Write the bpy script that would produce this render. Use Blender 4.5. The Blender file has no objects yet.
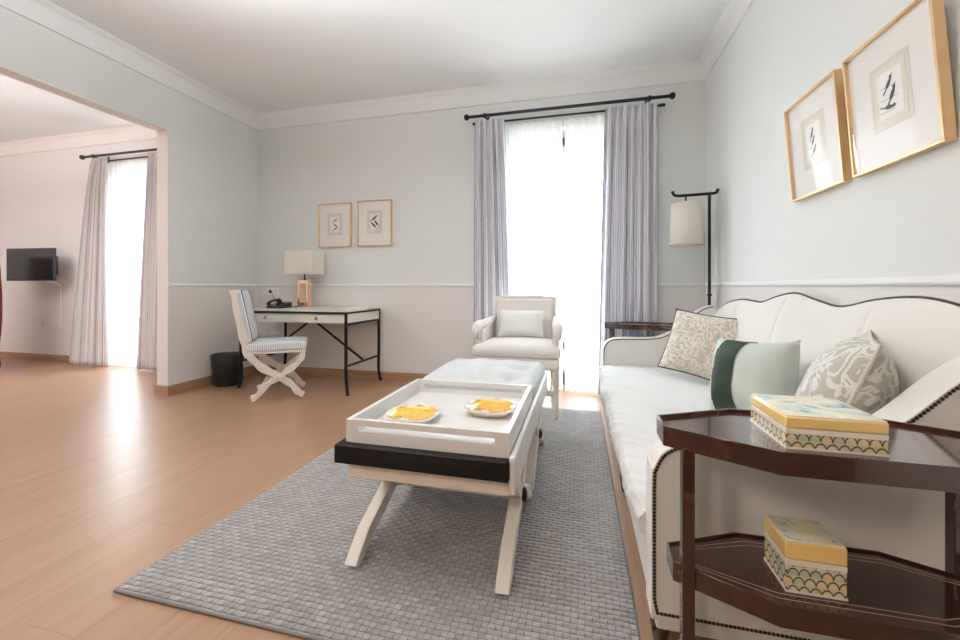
import bpy, bmesh, math, random
from mathutils import Vector, Matrix, noise
random.seed(7)
PI = math.pi
S = bpy.context.scene
COL = S.collection

# ------------------------------------------------------------------ objects
def thing(name, label, cat, loc=(0, 0, 0), rot=(0, 0, 0), group=None):
    o = bpy.data.objects.new(name, None)
    COL.objects.link(o)
    o.empty_display_size = 0.1
    o.location = loc
    o.rotation_euler = rot
    tag(o, label, cat, group)
    return o

def tag(o, label, cat, group=None):
    o['label'] = label
    o['category'] = cat
    if group:
        o['group'] = group

def obj(name, bm, mat, parent=None, smooth=False, bevel=0, seg=2, label=None, angle=40, loc=None):
    me = bpy.data.meshes.new(name)
    bmesh.ops.recalc_face_normals(bm, faces=bm.faces[:])
    bm.to_mesh(me)
    bm.free()
    me.materials.append(mat)
    if smooth:
        for p in me.polygons:
            p.use_smooth = True
    o = bpy.data.objects.new(name, me)
    COL.objects.link(o)
    if parent:
        o.parent = parent
    if loc:
        o.location = loc
    if bevel:
        m = o.modifiers.new('bevel', 'BEVEL')
        m.width = bevel
        m.segments = seg
        m.limit_method = 'ANGLE'
        m.angle_limit = math.radians(angle)
    if smooth or bevel:
        try:
            me.set_sharp_from_angle(angle=math.radians(50))
        except Exception:
            pass
    if label:
        o['label'] = label
    return o

def struct(name, bm, mat, parent=None, **k):
    o = obj(name, bm, mat, parent, **k)
    if not parent:
        o['kind'] = 'structure'
    return o

def B():
    return bmesh.new()

def box(x0, x1, y0, y1, z0, z1, bm=None):
    bm = bm or B()
    v = [bm.verts.new((x, y, z)) for z in (z0, z1) for y in (y0, y1) for x in (x0, x1)]
    for f in ((0, 1, 3, 2), (4, 5, 7, 6), (0, 1, 5, 4), (2, 3, 7, 6), (0, 2, 6, 4), (1, 3, 7, 5)):
        bm.faces.new([v[i] for i in f])
    return bm

def prism(pts, d0, d1, axis='z', bm=None):
    """outline pts (a,b) extruded along axis: z->(a,b,d) y->(a,d,b) x->(d,a,b)"""
    bm = bm or B()
    def P(a, b, d):
        return {'z': (a, b, d), 'y': (a, d, b), 'x': (d, a, b)}[axis]
    lo = [bm.verts.new(P(a, b, d0)) for a, b in pts]
    hi = [bm.verts.new(P(a, b, d1)) for a, b in pts]
    bm.faces.new(lo)
    bm.faces.new(hi)
    n = len(pts)
    for i in range(n):
        j = (i + 1) % n
        bm.faces.new((lo[i], lo[j], hi[j], hi[i]))
    return bm

def catmull(pts, n=8, closed=False):
    pts = [Vector(p) for p in pts]
    out = []
    N = len(pts)
    rng = N if closed else N - 1
    for i in range(rng):
        if closed:
            p0, p1, p2, p3 = pts[i - 1], pts[i], pts[(i + 1) % N], pts[(i + 2) % N]
        else:
            p0 = pts[max(i - 1, 0)]; p1 = pts[i]; p2 = pts[i + 1]; p3 = pts[min(i + 2, N - 1)]
        for k in range(n):
            t = k / n
            out.append(0.5 * ((2 * p1) + (p2 - p0) * t + (2 * p0 - 5 * p1 + 4 * p2 - p3) * t * t + (3 * p1 - p0 - 3 * p2 + p3) * t ** 3))
    if not closed:
        out.append(pts[-1])
    return out

def tube(path, r, seg=10, closed=False, bm=None, caps=True):
    bm = bm or B()
    path = [Vector(p) for p in path]
    n = len(path)
    rs = r if isinstance(r, (list, tuple)) else [r] * n
    rings = []
    up = None
    for i in range(n):
        a = path[i - 1] if (i > 0 or closed) else path[i]
        b = path[(i + 1) % n] if (i < n - 1 or closed) else path[i]
        t = (b - a).normalized()
        if up is None:
            up = Vector((0, 0, 1)) if abs(t.z) < .9 else Vector((1, 0, 0))
        s = t.cross(up)
        if s.length < 1e-5:
            s = t.cross(Vector((1, .3, 0)))
        s.normalize()
        up = s.cross(t).normalized()
        rings.append([bm.verts.new(path[i] + (s * math.cos(q) + up * math.sin(q)) * rs[i]) for q in [2 * PI * k / seg for k in range(seg)]])
    for i in range(n if closed else n - 1):
        A = rings[i]; C = rings[(i + 1) % n]
        for k in range(seg):
            bm.faces.new((A[k], A[(k + 1) % seg], C[(k + 1) % seg], C[k]))
    if caps and not closed:
        bm.faces.new(rings[0]); bm.faces.new(rings[-1])
    return bm

def lathe(prof, cx=0, cy=0, seg=24, bm=None, cap=True):
    bm = bm or B()
    rings = []
    for r, z in prof:
        rings.append([bm.verts.new((cx + r * math.cos(2 * PI * k / seg), cy + r * math.sin(2 * PI * k / seg), z)) for k in range(seg)])
    for a, b in zip(rings, rings[1:]):
        for k in range(seg):
            bm.faces.new((a[k], a[(k + 1) % seg], b[(k + 1) % seg], b[k]))
    if cap:
        bm.faces.new(rings[0]); bm.faces.new(rings[-1])
    return bm

def ball(c, r, bm=None, sub=1, sc=(1, 1, 1)):
    bm = bm or B()
    m = Matrix.Translation(c) @ Matrix.Diagonal((*sc, 1))
    bmesh.ops.create_icosphere(bm, subdivisions=sub, radius=r, matrix=m)
    return bm

def grid(fn, nu, nv, bm=None, uv=None, close_u=False):
    bm = bm or B()
    V = [[bm.verts.new(fn(i / nu, j / nv)) for j in range(nv + 1)] for i in range(nu if close_u else nu + 1)]
    lay = bm.loops.layers.uv.verify() if uv else None
    for i in range(nu):
        for j in range(nv):
            ii = (i + 1) % len(V) if close_u else i + 1
            f = bm.faces.new((V[i][j], V[ii][j], V[ii][j + 1], V[i][j + 1]))
            if uv:
                for lp, (a, b) in zip(f.loops, ((i, j), (i + 1, j), (i + 1, j + 1), (i, j + 1))):
                    lp[lay].uv = uv(a / nu, b / nv)
    return bm

def softbox(x0, x1, y0, y1, z0, z1, r, crown=0, n=14, wr=0, wscale=8, seed=0, dents=()):
    bm = B()
    bmesh.ops.create_cube(bm, size=2)
    bmesh.ops.subdivide_edges(bm, edges=bm.edges[:], cuts=n, use_grid_fill=True)
    c = Vector(((x0 + x1) / 2, (y0 + y1) / 2, (z0 + z1) / 2))
    h = Vector(((x1 - x0) / 2, (y1 - y0) / 2, (z1 - z0) / 2))
    for v in bm.verts:
        u = v.co.copy()
        # ease the grid towards the edges so that the rounding gets vertices
        u = Vector([math.copysign(1 - (1 - abs(a)) ** 1.6, a) for a in u])
        p = Vector((u.x * h.x, u.y * h.y, u.z * h.z))
        q = Vector([max(-(h[i] - r), min(h[i] - r, p[i])) for i in range(3)])
        d = p - q
        if d.length > 1e-6:
            k = max(abs(d.x), abs(d.y), abs(d.z))
            d = d.normalized() * k
        p = q + d
        if u.z > 0:
            p.z += crown * (1 - u.x ** 2) * (1 - u.y ** 2)
        w = p + c
        if u.z > .3:
            for dx, dy, dep, rad in dents:
                p.z -= dep * math.exp(-((w.x - dx) ** 2 + (w.y - dy) ** 2) / rad ** 2)
        if wr:
            p += Vector((1, .3, 1)) * wr * noise.noise((w.x * wscale + seed, w.y * wscale * .6, w.z * wscale))
        v.co = p + c
    return bm

def pillow(w, h, t, n=22, pinch=.06, seed=0):
    """local: x width, z height from 0, y thickness, front at -y"""
    bm = B()
    def mk(sgn):
        def fn(u, v):
            a = u * 2 - 1; b = v * 2 - 1
            e = max(0, (1 - abs(a) ** 2.6) * (1 - abs(b) ** 2.6))
            x = a * w / 2 * (1 - pinch * (1 - b * b))
            z = b * h / 2 * (1 - pinch * (1 - a * a))
            y = sgn * t / 2 * e ** .55
            k = .012 * e * noise.noise((x * 9 + seed, z * 9, sgn * 3.0))
            return (x, y + k, z + h / 2)
        return fn
    grid(mk(-1), n, n, bm)
    grid(mk(1), n, n, bm)
    bmesh.ops.remove_doubles(bm, verts=bm.verts[:], dist=1e-5)
    return bm

def pillow_edge(w, h, pinch=.06, n=10):
    pts = []
    def P(a, b):
        return (a * w / 2 * (1 - pinch * (1 - b * b)), 0, b * h / 2 * (1 - pinch * (1 - a * a)) + h / 2)
    for k in range(n): pts.append(P(-1 + 2 * k / n, -1))
    for k in range(n): pts.append(P(1, -1 + 2 * k / n))
    for k in range(n): pts.append(P(1 - 2 * k / n, 1))
    for k in range(n): pts.append(P(-1, 1 - 2 * k / n))
    return pts

def ribbon(path, widths, d0, d1, axis='y'):
    path = [Vector((p[0], p[1])) for p in path]
    n = len(path)
    L, R = [], []
    for i in range(n):
        t = (path[min(i + 1, n - 1)] - path[max(i - 1, 0)]).normalized()
        nn = Vector((-t.y, t.x))
        w = widths[i] if isinstance(widths, (list, tuple)) else widths
        L.append(path[i] + nn * w / 2); R.append(path[i] - nn * w / 2)
    bm = B()
    def P(a, d):
        return (a.x, d, a.y) if axis == 'y' else (d, a.x, a.y)
    rows = [[bm.verts.new(P(l, d0)), bm.verts.new(P(l, d1)), bm.verts.new(P(r, d1)), bm.verts.new(P(r, d0))] for l, r in zip(L, R)]
    for a, b in zip(rows, rows[1:]):
        for k in range(4):
            bm.faces.new((a[k], a[(k + 1) % 4], b[(k + 1) % 4], b[k]))
    bm.faces.new(rows[0]); bm.faces.new(rows[-1])
    return bm

def bar(a, b, w, h=None, bm=None):
    """square bar from a to b"""
    h = h or w
    bm = bm or B()
    a, b = Vector(a), Vector(b)
    t = (b - a).normalized()
    up = Vector((0, 0, 1)) if abs(t.z) < .95 else Vector((0, 1, 0))
    s = t.cross(up).normalized(); u = s.cross(t).normalized()
    R = []
    for p in (a, b):
        R.append([bm.verts.new(p + s * i * w / 2 + u * j * h / 2) for i, j in ((-1, -1), (1, -1), (1, 1), (-1, 1))])
    for k in range(4):
        bm.faces.new((R[0][k], R[0][(k + 1) % 4], R[1][(k + 1) % 4], R[1][k]))
    bm.faces.new(R[0]); bm.faces.new(R[1])
    return bm

def beads(path, r, step, bm=None, sc=(1, 1, 1)):
    bm = bm or B()
    path = [Vector(p) for p in path]
    d = 0
    for a, b in zip(path, path[1:]):
        L = (b - a).length
        while d < L:
            ball(a.lerp(b, d / L), r, bm, 1, sc)
            d += step
        d -= L
    return bm

def copytree(root, loc, label, group=None):
    r = root.copy(); COL.objects.link(r)
    r.location = loc; r['label'] = label
    if group: r['group'] = group
    for ch in list(root.children):
        c = ch.copy(); COL.objects.link(c); c.parent = r
        for g in list(ch.children):
            d = g.copy(); COL.objects.link(d); d.parent = c
    return r

# ---------------------------------------------------------------- materials
class M:
    def __init__(s, name):
        s.m = bpy.data.materials.new(name)
        s.m.use_nodes = True
        s.t = s.m.node_tree
        s.b = s.t.nodes['Principled BSDF']
        s.out = s.t.nodes['Material Output']
    def n(s, typ, **kw):
        x = s.t.nodes.new(typ)
        for k, v in kw.items():
            if hasattr(x, k) and k not in x.inputs:
                setattr(x, k, v)
            else:
                s.set(x.inputs[k], v)
        return x
    def set(s, sock, v):
        if isinstance(v, bpy.types.NodeSocket):
            s.t.links.new(v, sock)
        else:
            sock.default_value = v
    def math(s, op, a, b=0.0, c=None):
        x = s.t.nodes.new('ShaderNodeMath'); x.operation = op
        s.set(x.inputs[0], a); s.set(x.inputs[1], b)
        if c is not None: s.set(x.inputs[2], c)
        return x.outputs[0]
    def mix(s, f, a, b):
        x = s.t.nodes.new('ShaderNodeMix'); x.data_type = 'RGBA'
        s.set(x.inputs[0], f); s.set(x.inputs[6], c4(a)); s.set(x.inputs[7], c4(b))
        return x.outputs[2]
    def xyz(s, which='Object'):
        tc = s.t.nodes.new('ShaderNodeTexCoord')
        sp = s.t.nodes.new('ShaderNodeSeparateXYZ')
        s.t.links.new(tc.outputs[which], sp.inputs[0])
        return tc.outputs[which], sp.outputs[0], sp.outputs[1], sp.outputs[2]
    def comb(s, x, y, z):
        q = s.t.nodes.new('ShaderNodeCombineXYZ')
        s.set(q.inputs[0], x); s.set(q.inputs[1], y); s.set(q.inputs[2], z)
        return q.outputs[0]
    def noise(s, vec, scale, detail=3, rough=.5, dist=0):
        x = s.n('ShaderNodeTexNoise')
        s.set(x.inputs['Vector'], vec)
        x.inputs['Scale'].default_value = scale
        x.inputs['Detail'].default_value = detail
        x.inputs['Roughness'].default_value = rough
        x.inputs['Distortion'].default_value = dist
        return x.outputs[0]
    def ramp(s, f, stops):
        x = s.t.nodes.new('ShaderNodeValToRGB')
        s.set(x.inputs[0], f)
        e = x.color_ramp.elements
        while len(e) > len(stops): e.remove(e[-1])
        while len(e) < len(stops): e.new(.5)
        for k, (p, c) in zip(e, stops):
            k.position = p; k.color = c4(c)
        return x.outputs[0]
    def bump(s, h, strength=.3, dist=.01):
        x = s.t.nodes.new('ShaderNodeBump')
        s.set(x.inputs['Height'], h)
        x.inputs['Strength'].default_value = strength
        x.inputs['Distance'].default_value = dist
        s.t.links.new(x.outputs[0], s.b.inputs['Normal'])
    def base(s, c): s.set(s.b.inputs['Base Color'], c4(c)); return s
    def rough(s, r): s.set(s.b.inputs['Roughness'], r); return s

def c4(c):
    if isinstance(c, (tuple, list)) and len(c) == 3: return (*c, 1)
    return c

def hexc(h):
    v = [int(h[i:i + 2], 16) / 255 for i in (0, 2, 4)]
    return tuple(x / 12.92 if x < .04045 else ((x + .055) / 1.055) ** 2.4 for x in v)

def plain(name, c, rough=.5, metal=0, var=.06, scale=6, bump=0, bscale=200, coat=0, spec=None):
    m = M(name)
    o, x, y, z = m.xyz()
    f = m.noise(o, scale, 4)
    lo = tuple(a * (1 - var) for a in c); hi = tuple(min(1, a * (1 + var)) for a in c)
    m.base(m.mix(f, lo, hi)).rough(rough)
    m.b.inputs['Metallic'].default_value = metal
    if coat:
        m.b.inputs['Coat Weight'].default_value = coat
        m.b.inputs['Coat Roughness'].default_value = .08
    if spec is not None:
        m.b.inputs['Specular IOR Level'].default_value = spec
    if bump:
        m.bump(m.noise(o, bscale, 2), bump, .002)
    return m.m

def fabric(name, c, weave=420, var=.05, bump=.25, sheen=.15):
    m = M(name)
    o, x, y, z = m.xyz()
    a = m.math('SINE', m.math('MULTIPLY', m.math('ADD', x, z), weave * 3))
    b = m.math('SINE', m.math('MULTIPLY', m.math('SUBTRACT', y, z), weave * 3))
    w = m.math('MULTIPLY', a, b)
    f = m.noise(o, 5, 4)
    m.base(m.mix(f, tuple(q * (1 - var) for q in c), tuple(min(1, q * (1 + var)) for q in c))).rough(.92)
    m.b.inputs['Sheen Weight'].default_value = sheen
    m.b.inputs['Specular IOR Level'].default_value = .15
    m.bump(m.math('ADD', m.math('MULTIPLY', w, .3), m.noise(o, 60, 3)), bump, .003)
    return m.m

# walls: two paints meeting at the chair rail
def wall_paint(name, upper, lower, zr=.962):
    m = M(name)
    o, x, y, z = m.xyz()
    f = m.noise(o, 1.5, 3)
    u = m.mix(f, tuple(a * .985 for a in upper), tuple(a * 1.01 for a in upper))
    l = m.mix(f, tuple(a * .985 for a in lower), tuple(a * 1.01 for a in lower))
    m.base(m.mix(m.math('GREATER_THAN', z, zr), l, u)).rough(.85)
    m.b.inputs['Specular IOR Level'].default_value = .2
    m.bump(m.noise(o, 150, 2), .04, .002)
    return m.m

UP = (.722, .742, .728); LOW = (.75, .73, .705)
m_wall = wall_paint('wall_paint', UP, LOW)
m_wall2 = wall_paint('bedroom_paint', (.83, .79, .775), (.83, .79, .775))
m_ceil = plain('ceiling_paint', (.80, .815, .825), .9, var=.01, scale=1.5)
m_trim = plain('white_trim', (.77, .785, .78), .6, var=.01)
m_jamb = plain('jamb_paint', (.80, .755, .73), .8, var=.01)

def wood_floor():
    m = M('oak_planks')
    o, x, y, z = m.xyz()
    br = m.n('ShaderNodeTexBrick', offset=.37, offset_frequency=2)
    m.set(br.inputs['Vector'], m.comb(y, x, 0.0))
    br.inputs['Color1'].default_value = (0, 0, 0, 1); br.inputs['Color2'].default_value = (1, 1, 1, 1)
    br.inputs['Mortar'].default_value = (.5, .5, .5, 1)
    br.inputs['Scale'].default_value = 1
    br.inputs['Brick Width'].default_value = 1.25
    br.inputs['Row Height'].default_value = .19
    br.inputs['Mortar Size'].default_value = .0012
    br.inputs['Mortar Smooth'].default_value = .1
    shift = m.math('MULTIPLY', br.outputs['Color'], 7)
    g = m.noise(m.comb(m.math('MULTIPLY', x, 30), m.math('ADD', m.math('MULTIPLY', y, 2.2), shift), shift), 1, 6, .6, .6)
    g2 = m.noise(m.comb(m.math('MULTIPLY', x, 5), m.math('ADD', m.math('MULTIPLY', y, .8), shift), 0.0), 1, 3)
    c = m.ramp(g, [(.25, (.23, .122, .066)), (.5, (.32, .18, .102)), (.75, (.39, .23, .135))])
    c = m.mix(m.math('MULTIPLY', g2, .5), c, (.33, .185, .105))
    c = m.mix(m.math('MULTIPLY', br.outputs['Color'], .16), c, (.45, .28, .175))
    c = m.mix(m.math('MULTIPLY', br.outputs['Fac'], .55), c, (.16, .08, .04))
    m.base(c)
    m.rough(m.math('ADD', .29, m.math('MULTIPLY', g, .08)))
    m.b.inputs['Specular IOR Level'].default_value = 1.0
    m.bump(m.math('SUBTRACT', m.math('MULTIPLY', g, .15), br.outputs['Fac']), .12, .002)
    return m.m
m_floor = wood_floor()

def wood(name, dark, light, axis='x', rough=.4, sc=1.0, coat=0):
    m = M(name)
    o, x, y, z = m.xyz()
    s = {'x': (2, 30, 30), 'y': (30, 2, 30), 'z': (30, 30, 2)}[axis]
    g = m.noise(m.comb(*[m.math('MULTIPLY', a, b * sc) for a, b in zip((x, y, z), s)]), 1, 5, .55, .5)
    m.base(m.ramp(g, [(.3, dark), (.7, light)])).rough(rough)
    if coat:
        m.b.inputs['Coat Weight'].default_value = coat
        m.b.inputs['Coat Roughness'].default_value = .06
    m.bump(g, .06, .002)
    return m.m
m_base = wood('baseboard_wood', (.30, .16, .085), (.42, .24, .13), 'x', .45)
m_mahog = wood('mahogany', (.022, .007, .005), (.065, .019, .012), 'x', .2, coat=.8)
m_white = plain('white_lacquer', (.72, .705, .685), .35, var=.015)
m_cream = plain('cream_lacquer', (.80, .74, .66), .4, var=.02)
m_black = wood('black_wood', (.006, .005, .005), (.013, .011, .010), 'x', .55)
m_black.node_tree.nodes['Principled BSDF'].inputs['Specular IOR Level'].default_value = .25
m_wash = wood('whitewashed_wood', (.66, .58, .50), (.78, .71, .63), 'z', .55)
m_iron = plain('black_iron', (.016, .015, .016), .45, metal=.5, var=.1)
m_rod = plain('dark_rod_metal', (.02, .022, .03), .4, metal=.6)
m_rod2 = plain('bronze_rod_metal', (.06, .04, .035), .4, metal=.6)
m_plast = plain('black_plastic', (.015, .016, .018), .35, var=.1)
m_pwhite = plain('white_plastic', (.85, .84, .82), .35, var=.01)
m_gold = plain('gilt_wood', (.68, .45, .23), .35, metal=.45, var=.12, scale=20)
m_copper = plain('rose_gold_metal', (.93, .64, .47), .2, metal=1, var=.05)
m_nail = plain('bronze_nailheads', (.05, .036, .028), .35, metal=.8)
m_sofa = fabric('sofa_linen', (.74, .715, .675), var=.03, bump=.15)
m_slip = fabric('seat_slipcover', (.68, .68, .67), var=.03, bump=.2)
m_white_linen = fabric('white_linen', (.82, .83, .82), var=.02, bump=.15)
m_bench = fabric('bench_fabric', (.60, .62, .625), var=.04)
m_chairf = fabric('armchair_fabric', (.78, .745, .705), var=.03)
m_shade = M('lamp_shade')
m_shade.base((.92, .89, .83)).rough(.9)
m_shade.b.inputs['Transmission Weight'].default_value = 0
_tr = m_shade.n('ShaderNodeBsdfTranslucent'); _tr.inputs[0].default_value = (.92, .87, .78, 1)
_mx = m_shade.n('ShaderNodeMixShader'); _mx.inputs[0].default_value = .35
m_shade.t.links.new(m_shade.b.outputs[0], _mx.inputs[1]); m_shade.t.links.new(_tr.outputs[0], _mx.inputs[2])
m_shade.t.links.new(_mx.outputs[0], m_shade.out.inputs[0])
_o = m_shade.xyz()[0]; m_shade.bump(m_shade.noise(_o, 300, 2), .1, .001)
m_shade = m_shade.m
m_paper = plain('white_paper', (.84, .83, .80), .7, var=.01)
m_mat = plain('picture_mount', (.82, .80, .77), .7, var=.01)
m_mat2 = plain('inner_mount', (.66, .64, .57), .7, var=.02)
m_print = plain('print_paper', (.74, .69, .58), .7, var=.05, scale=25)
m_ink = plain('bird_ink', (.045, .045, .06), .7, var=.4, scale=60)
m_red = fabric('dark_red_fabric', (.16, .014, .018), var=.15)
m_shutter = M('shutter_slats')
o_, x_, y_, z_ = m_shutter.xyz()
m_shutter.base((.80, .78, .70)).rough(.7)
_tr = m_shutter.n('ShaderNodeBsdfTranslucent'); _tr.inputs[0].default_value = (.8, .78, .68, 1)
_mx = m_shutter.n('ShaderNodeMixShader'); _mx.inputs[0].default_value = .10
m_shutter.t.links.new(m_shutter.b.outputs[0], _mx.inputs[1]); m_shutter.t.links.new(_tr.outputs[0], _mx.inputs[2])
m_shutter.t.links.new(_mx.outputs[0], m_shutter.out.inputs[0])
m_shutter.bump(m_shutter.math('SINE', m_shutter.math('MULTIPLY', z_, 140)), .5, .01)
m_shutter = m_shutter.m

def glass(name, gl=.12):
    m = M(name)
    t = m.n('ShaderNodeBsdfTransparent')
    g = m.n('ShaderNodeBsdfGlossy'); g.inputs['Roughness'].default_value = .02
    fr = m.n('ShaderNodeFresnel'); fr.inputs[0].default_value = 1.25
    ge = m.n('ShaderNodeNewGeometry')
    mx = m.n('ShaderNodeMixShader')
    m.set(mx.inputs[0], m.math('MULTIPLY', m.math('MINIMUM', fr.outputs[0], .8), m.math('SUBTRACT', 1.0, ge.outputs['Backfacing'])))
    m.t.links.new(t.outputs[0], mx.inputs[1]); m.t.links.new(g.outputs[0], mx.inputs[2])
    m.t.links.new(mx.outputs[0], m.out.inputs[0])
    return m.m
m_glass = glass('clear_glass')

def sheer(name, c, transp):
    m = M(name)
    t = m.n('ShaderNodeBsdfTransparent')
    tl = m.n('ShaderNodeBsdfTranslucent'); tl.inputs[0].default_value = c4(c)
    df = m.n('ShaderNodeBsdfDiffuse'); df.inputs[0].default_value = c4(c)
    a = m.n('ShaderNodeMixShader'); a.inputs[0].default_value = .4
    m.t.links.new(tl.outputs[0], a.inputs[1]); m.t.links.new(df.outputs[0], a.inputs[2])
    b = m.n('ShaderNodeMixShader')
    o, x, y, z = m.xyz()
    m.set(b.inputs[0], m.math('ADD', 1 - transp - .08, m.math('MULTIPLY', m.noise(m.comb(m.math('MULTIPLY', x, 160), z, 0.0), 1, 2), .16)))
    m.t.links.new(t.outputs[0], b.inputs[1]); m.t.links.new(a.outputs[0], b.inputs[2])
    m.t.links.new(b.outputs[0], m.out.inputs[0])
    return m.m
m_sheer = sheer('sheer_voile', (.90, .91, .92), .12)

def stripes(name, c, line, period=.012, duty=.28, strong=.75, transl=.12):
    m = M(name)
    tc = m.t.nodes.new('ShaderNodeTexCoord'); sp = m.t.nodes.new('ShaderNodeSeparateXYZ')
    m.t.links.new(tc.outputs['UV'], sp.inputs[0])
    fr = m.math('FRACT', m.math('DIVIDE', sp.outputs[0], period))
    f = m.math('MULTIPLY', m.math('LESS_THAN', fr, duty), strong)
    col = m.mix(f, c, line)
    m.base(col).rough(.9)
    m.b.inputs['Specular IOR Level'].default_value = .15
    tr = m.n('ShaderNodeBsdfTranslucent'); m.set(tr.inputs[0], col)
    mx = m.n('ShaderNodeMixShader'); mx.inputs[0].default_value = transl
    m.t.links.new(m.b.outputs[0], mx.inputs[1]); m.t.links.new(tr.outputs[0], mx.inputs[2])
    m.t.links.new(mx.outputs[0], m.out.inputs[0])
    m.bump(m.noise(tc.outputs['Object'], 250, 2), .1, .002)
    return m.m
m_curt = stripes('ticking_curtain', (.84, .84, .87), (.30, .31, .40), .034, .2, .8, .12)
m_curt2 = stripes('bedroom_curtain', (.80, .77, .77), (.46, .41, .44), .06, .25, .6, .12)

def ticking(name, c, line, per=.018):
    m = M(name)
    o, x, y, z = m.xyz()
    fr = m.math('FRACT', m.math('DIVIDE', y, per))
    fx = m.math('FRACT', m.math('DIVIDE', x, per))
    lab = m.math('GREATER_THAN', z, 99)
    f = m.math('MULTIPLY', m.math('LESS_THAN', fr, .22), .55)
    m.base(m.mix(f, c, line)).rough(.9)
    m.bump(m.noise(o, 220, 2), .15, .002)
    return m.m
m_tick = ticking('chair_ticking', (.70, .72, .73), (.32, .36, .42))
def ticking_x(name, c, line, per=.016):
    m = M(name)
    o, x, y, z = m.xyz()
    f = m.math('MULTIPLY', m.math('LESS_THAN', m.math('FRACT', m.math('DIVIDE', m.math('ADD', x, y), per)), .3), .7)
    m.base(m.mix(f, c, line)).rough(.9)
    return m.m
m_tickx = ticking_x('chair_ticking_border', (.74, .75, .75), (.25, .29, .36))
m_pipe = fabric('dark_piping', (.045, .05, .065))

def rug_mat():
    m = M('basket_weave_rug')
    o, x, y, z = m.xyz()
    br = m.n('ShaderNodeTexBrick', offset=.5)
    wob = m.math('MULTIPLY', m.noise(o, 14, 2), .006)
    m.set(br.inputs['Vector'], m.comb(m.math('ADD', x, wob), m.math('ADD', y, wob), 0.0))
    br.inputs['Color1'].default_value = (.30, .28, .265, 1); br.inputs['Color2'].default_value = (.44, .42, .405, 1)
    br.inputs['Mortar'].default_value = (.13, .12, .12, 1)
    br.inputs['Scale'].default_value = 1
    br.inputs['Brick Width'].default_value = .040
    br.inputs['Row Height'].default_value = .0185
    br.inputs['Mortar Size'].default_value = .0028
    br.inputs['Mortar Smooth'].default_value = .9
    # rounded strands
    ry = m.math('SINE', m.math('MULTIPLY', m.math('FRACT', m.math('DIVIDE', m.math('ADD', y, wob), .0185)), PI))
    row = m.math('FLOOR', m.math('DIVIDE', m.math('ADD', y, wob), .0185))
    off = m.math('MULTIPLY', m.math('FLOORED_MODULO', row, 2.0), .5)
    rx = m.math('SINE', m.math('MULTIPLY', m.math('FRACT', m.math('ADD', off, m.math('DIVIDE', m.math('ADD', x, wob), .04))), PI))
    h = m.math('MULTIPLY', m.math('POWER', m.math('MAXIMUM', ry, 0.0), .6), m.math('POWER', m.math('MAXIMUM', rx, 0.0), .6))
    fine = m.noise(o, 260, 3)
    c = m.mix(m.math('MULTIPLY', fine, .45), br.outputs['Color'], (.20, .185, .175))
    m.base(c).rough(.85)
    m.b.inputs['Sheen Weight'].default_value = .35
    m.b.inputs['Sheen Roughness'].default_value = .4
    m.bump(m.math('ADD', h, m.math('MULTIPLY', fine, .15)), .9, .009)
    return m.m
m_rug = rug_mat()

def damask(name, ground, motif, sc=11):
    m = M(name)
    o, x, y, z = m.xyz()
    n1 = m.t.nodes.new('ShaderNodeTexNoise'); m.set(n1.inputs['Vector'], o); n1.inputs['Scale'].default_value = 7
    vm = m.t.nodes.new('ShaderNodeVectorMath'); vm.operation = 'MULTIPLY_ADD'
    m.t.links.new(n1.outputs['Color'], vm.inputs[0]); vm.inputs[1].default_value = (.22, .22, .22)
    m.t.links.new(o, vm.inputs[2])
    v = m.n('ShaderNodeTexVoronoi', feature='F1'); m.set(v.inputs['Vector'], vm.outputs[0]); v.inputs['Scale'].default_value = sc
    rings = m.math('SINE', m.math('MULTIPLY', v.outputs['Distance'], 26))
    v2 = m.n('ShaderNodeTexVoronoi', feature='DISTANCE_TO_EDGE'); m.set(v2.inputs['Vector'], vm.outputs[0]); v2.inputs['Scale'].default_value = sc * 1.9
    f = m.math('MAXIMUM', m.math('GREATER_THAN', rings, .25), m.math('LESS_THAN', v2.outputs['Distance'], .05))
    f = m.math('MULTIPLY', f, m.math('GREATER_THAN', m.noise(o, 16, 2), .40))
    m.base(m.mix(m.math('MULTIPLY', f, .85), ground, motif)).rough(.85)
    m.b.inputs['Sheen Weight'].default_value = .2
    m.bump(m.math('ADD', f, m.noise(o, 220, 2)), .15, .002)
    return m.m
m_dam1 = damask('tan_damask', (.46, .405, .325), (.68, .64, .57))
m_dam2 = damask('grey_damask', (.40, .375, .31), (.70, .69, .65), 8)
m_damp = fabric('damask_piping', (.60, .58, .52))
m_velv = M('pale_green_velvet')
o_, x_, y_, z_ = m_velv.xyz()
m_velv.base(m_velv.mix(m_velv.noise(o_, 9, 3), (.46, .51, .46), (.56, .60, .55))).rough(.75)
m_velv.b.inputs['Sheen Weight'].default_value = .25
m_velv.bump(m_velv.noise(o_, 25, 2), .15, .01)
m_velv = m_velv.m
m_velvd = M('dark_green_velvet')
o_, x_, y_, z_ = m_velvd.xyz()
m_velvd.base(m_velvd.mix(m_velvd.noise(o_, 12, 3), (.006, .018, .009), (.016, .038, .018))).rough(.7)
m_velvd.b.inputs['Sheen Weight'].default_value = .0
m_velvd.bump(m_velvd.noise(o_, 25, 2), .15, .01)
m_velvd = m_velvd.m

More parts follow.
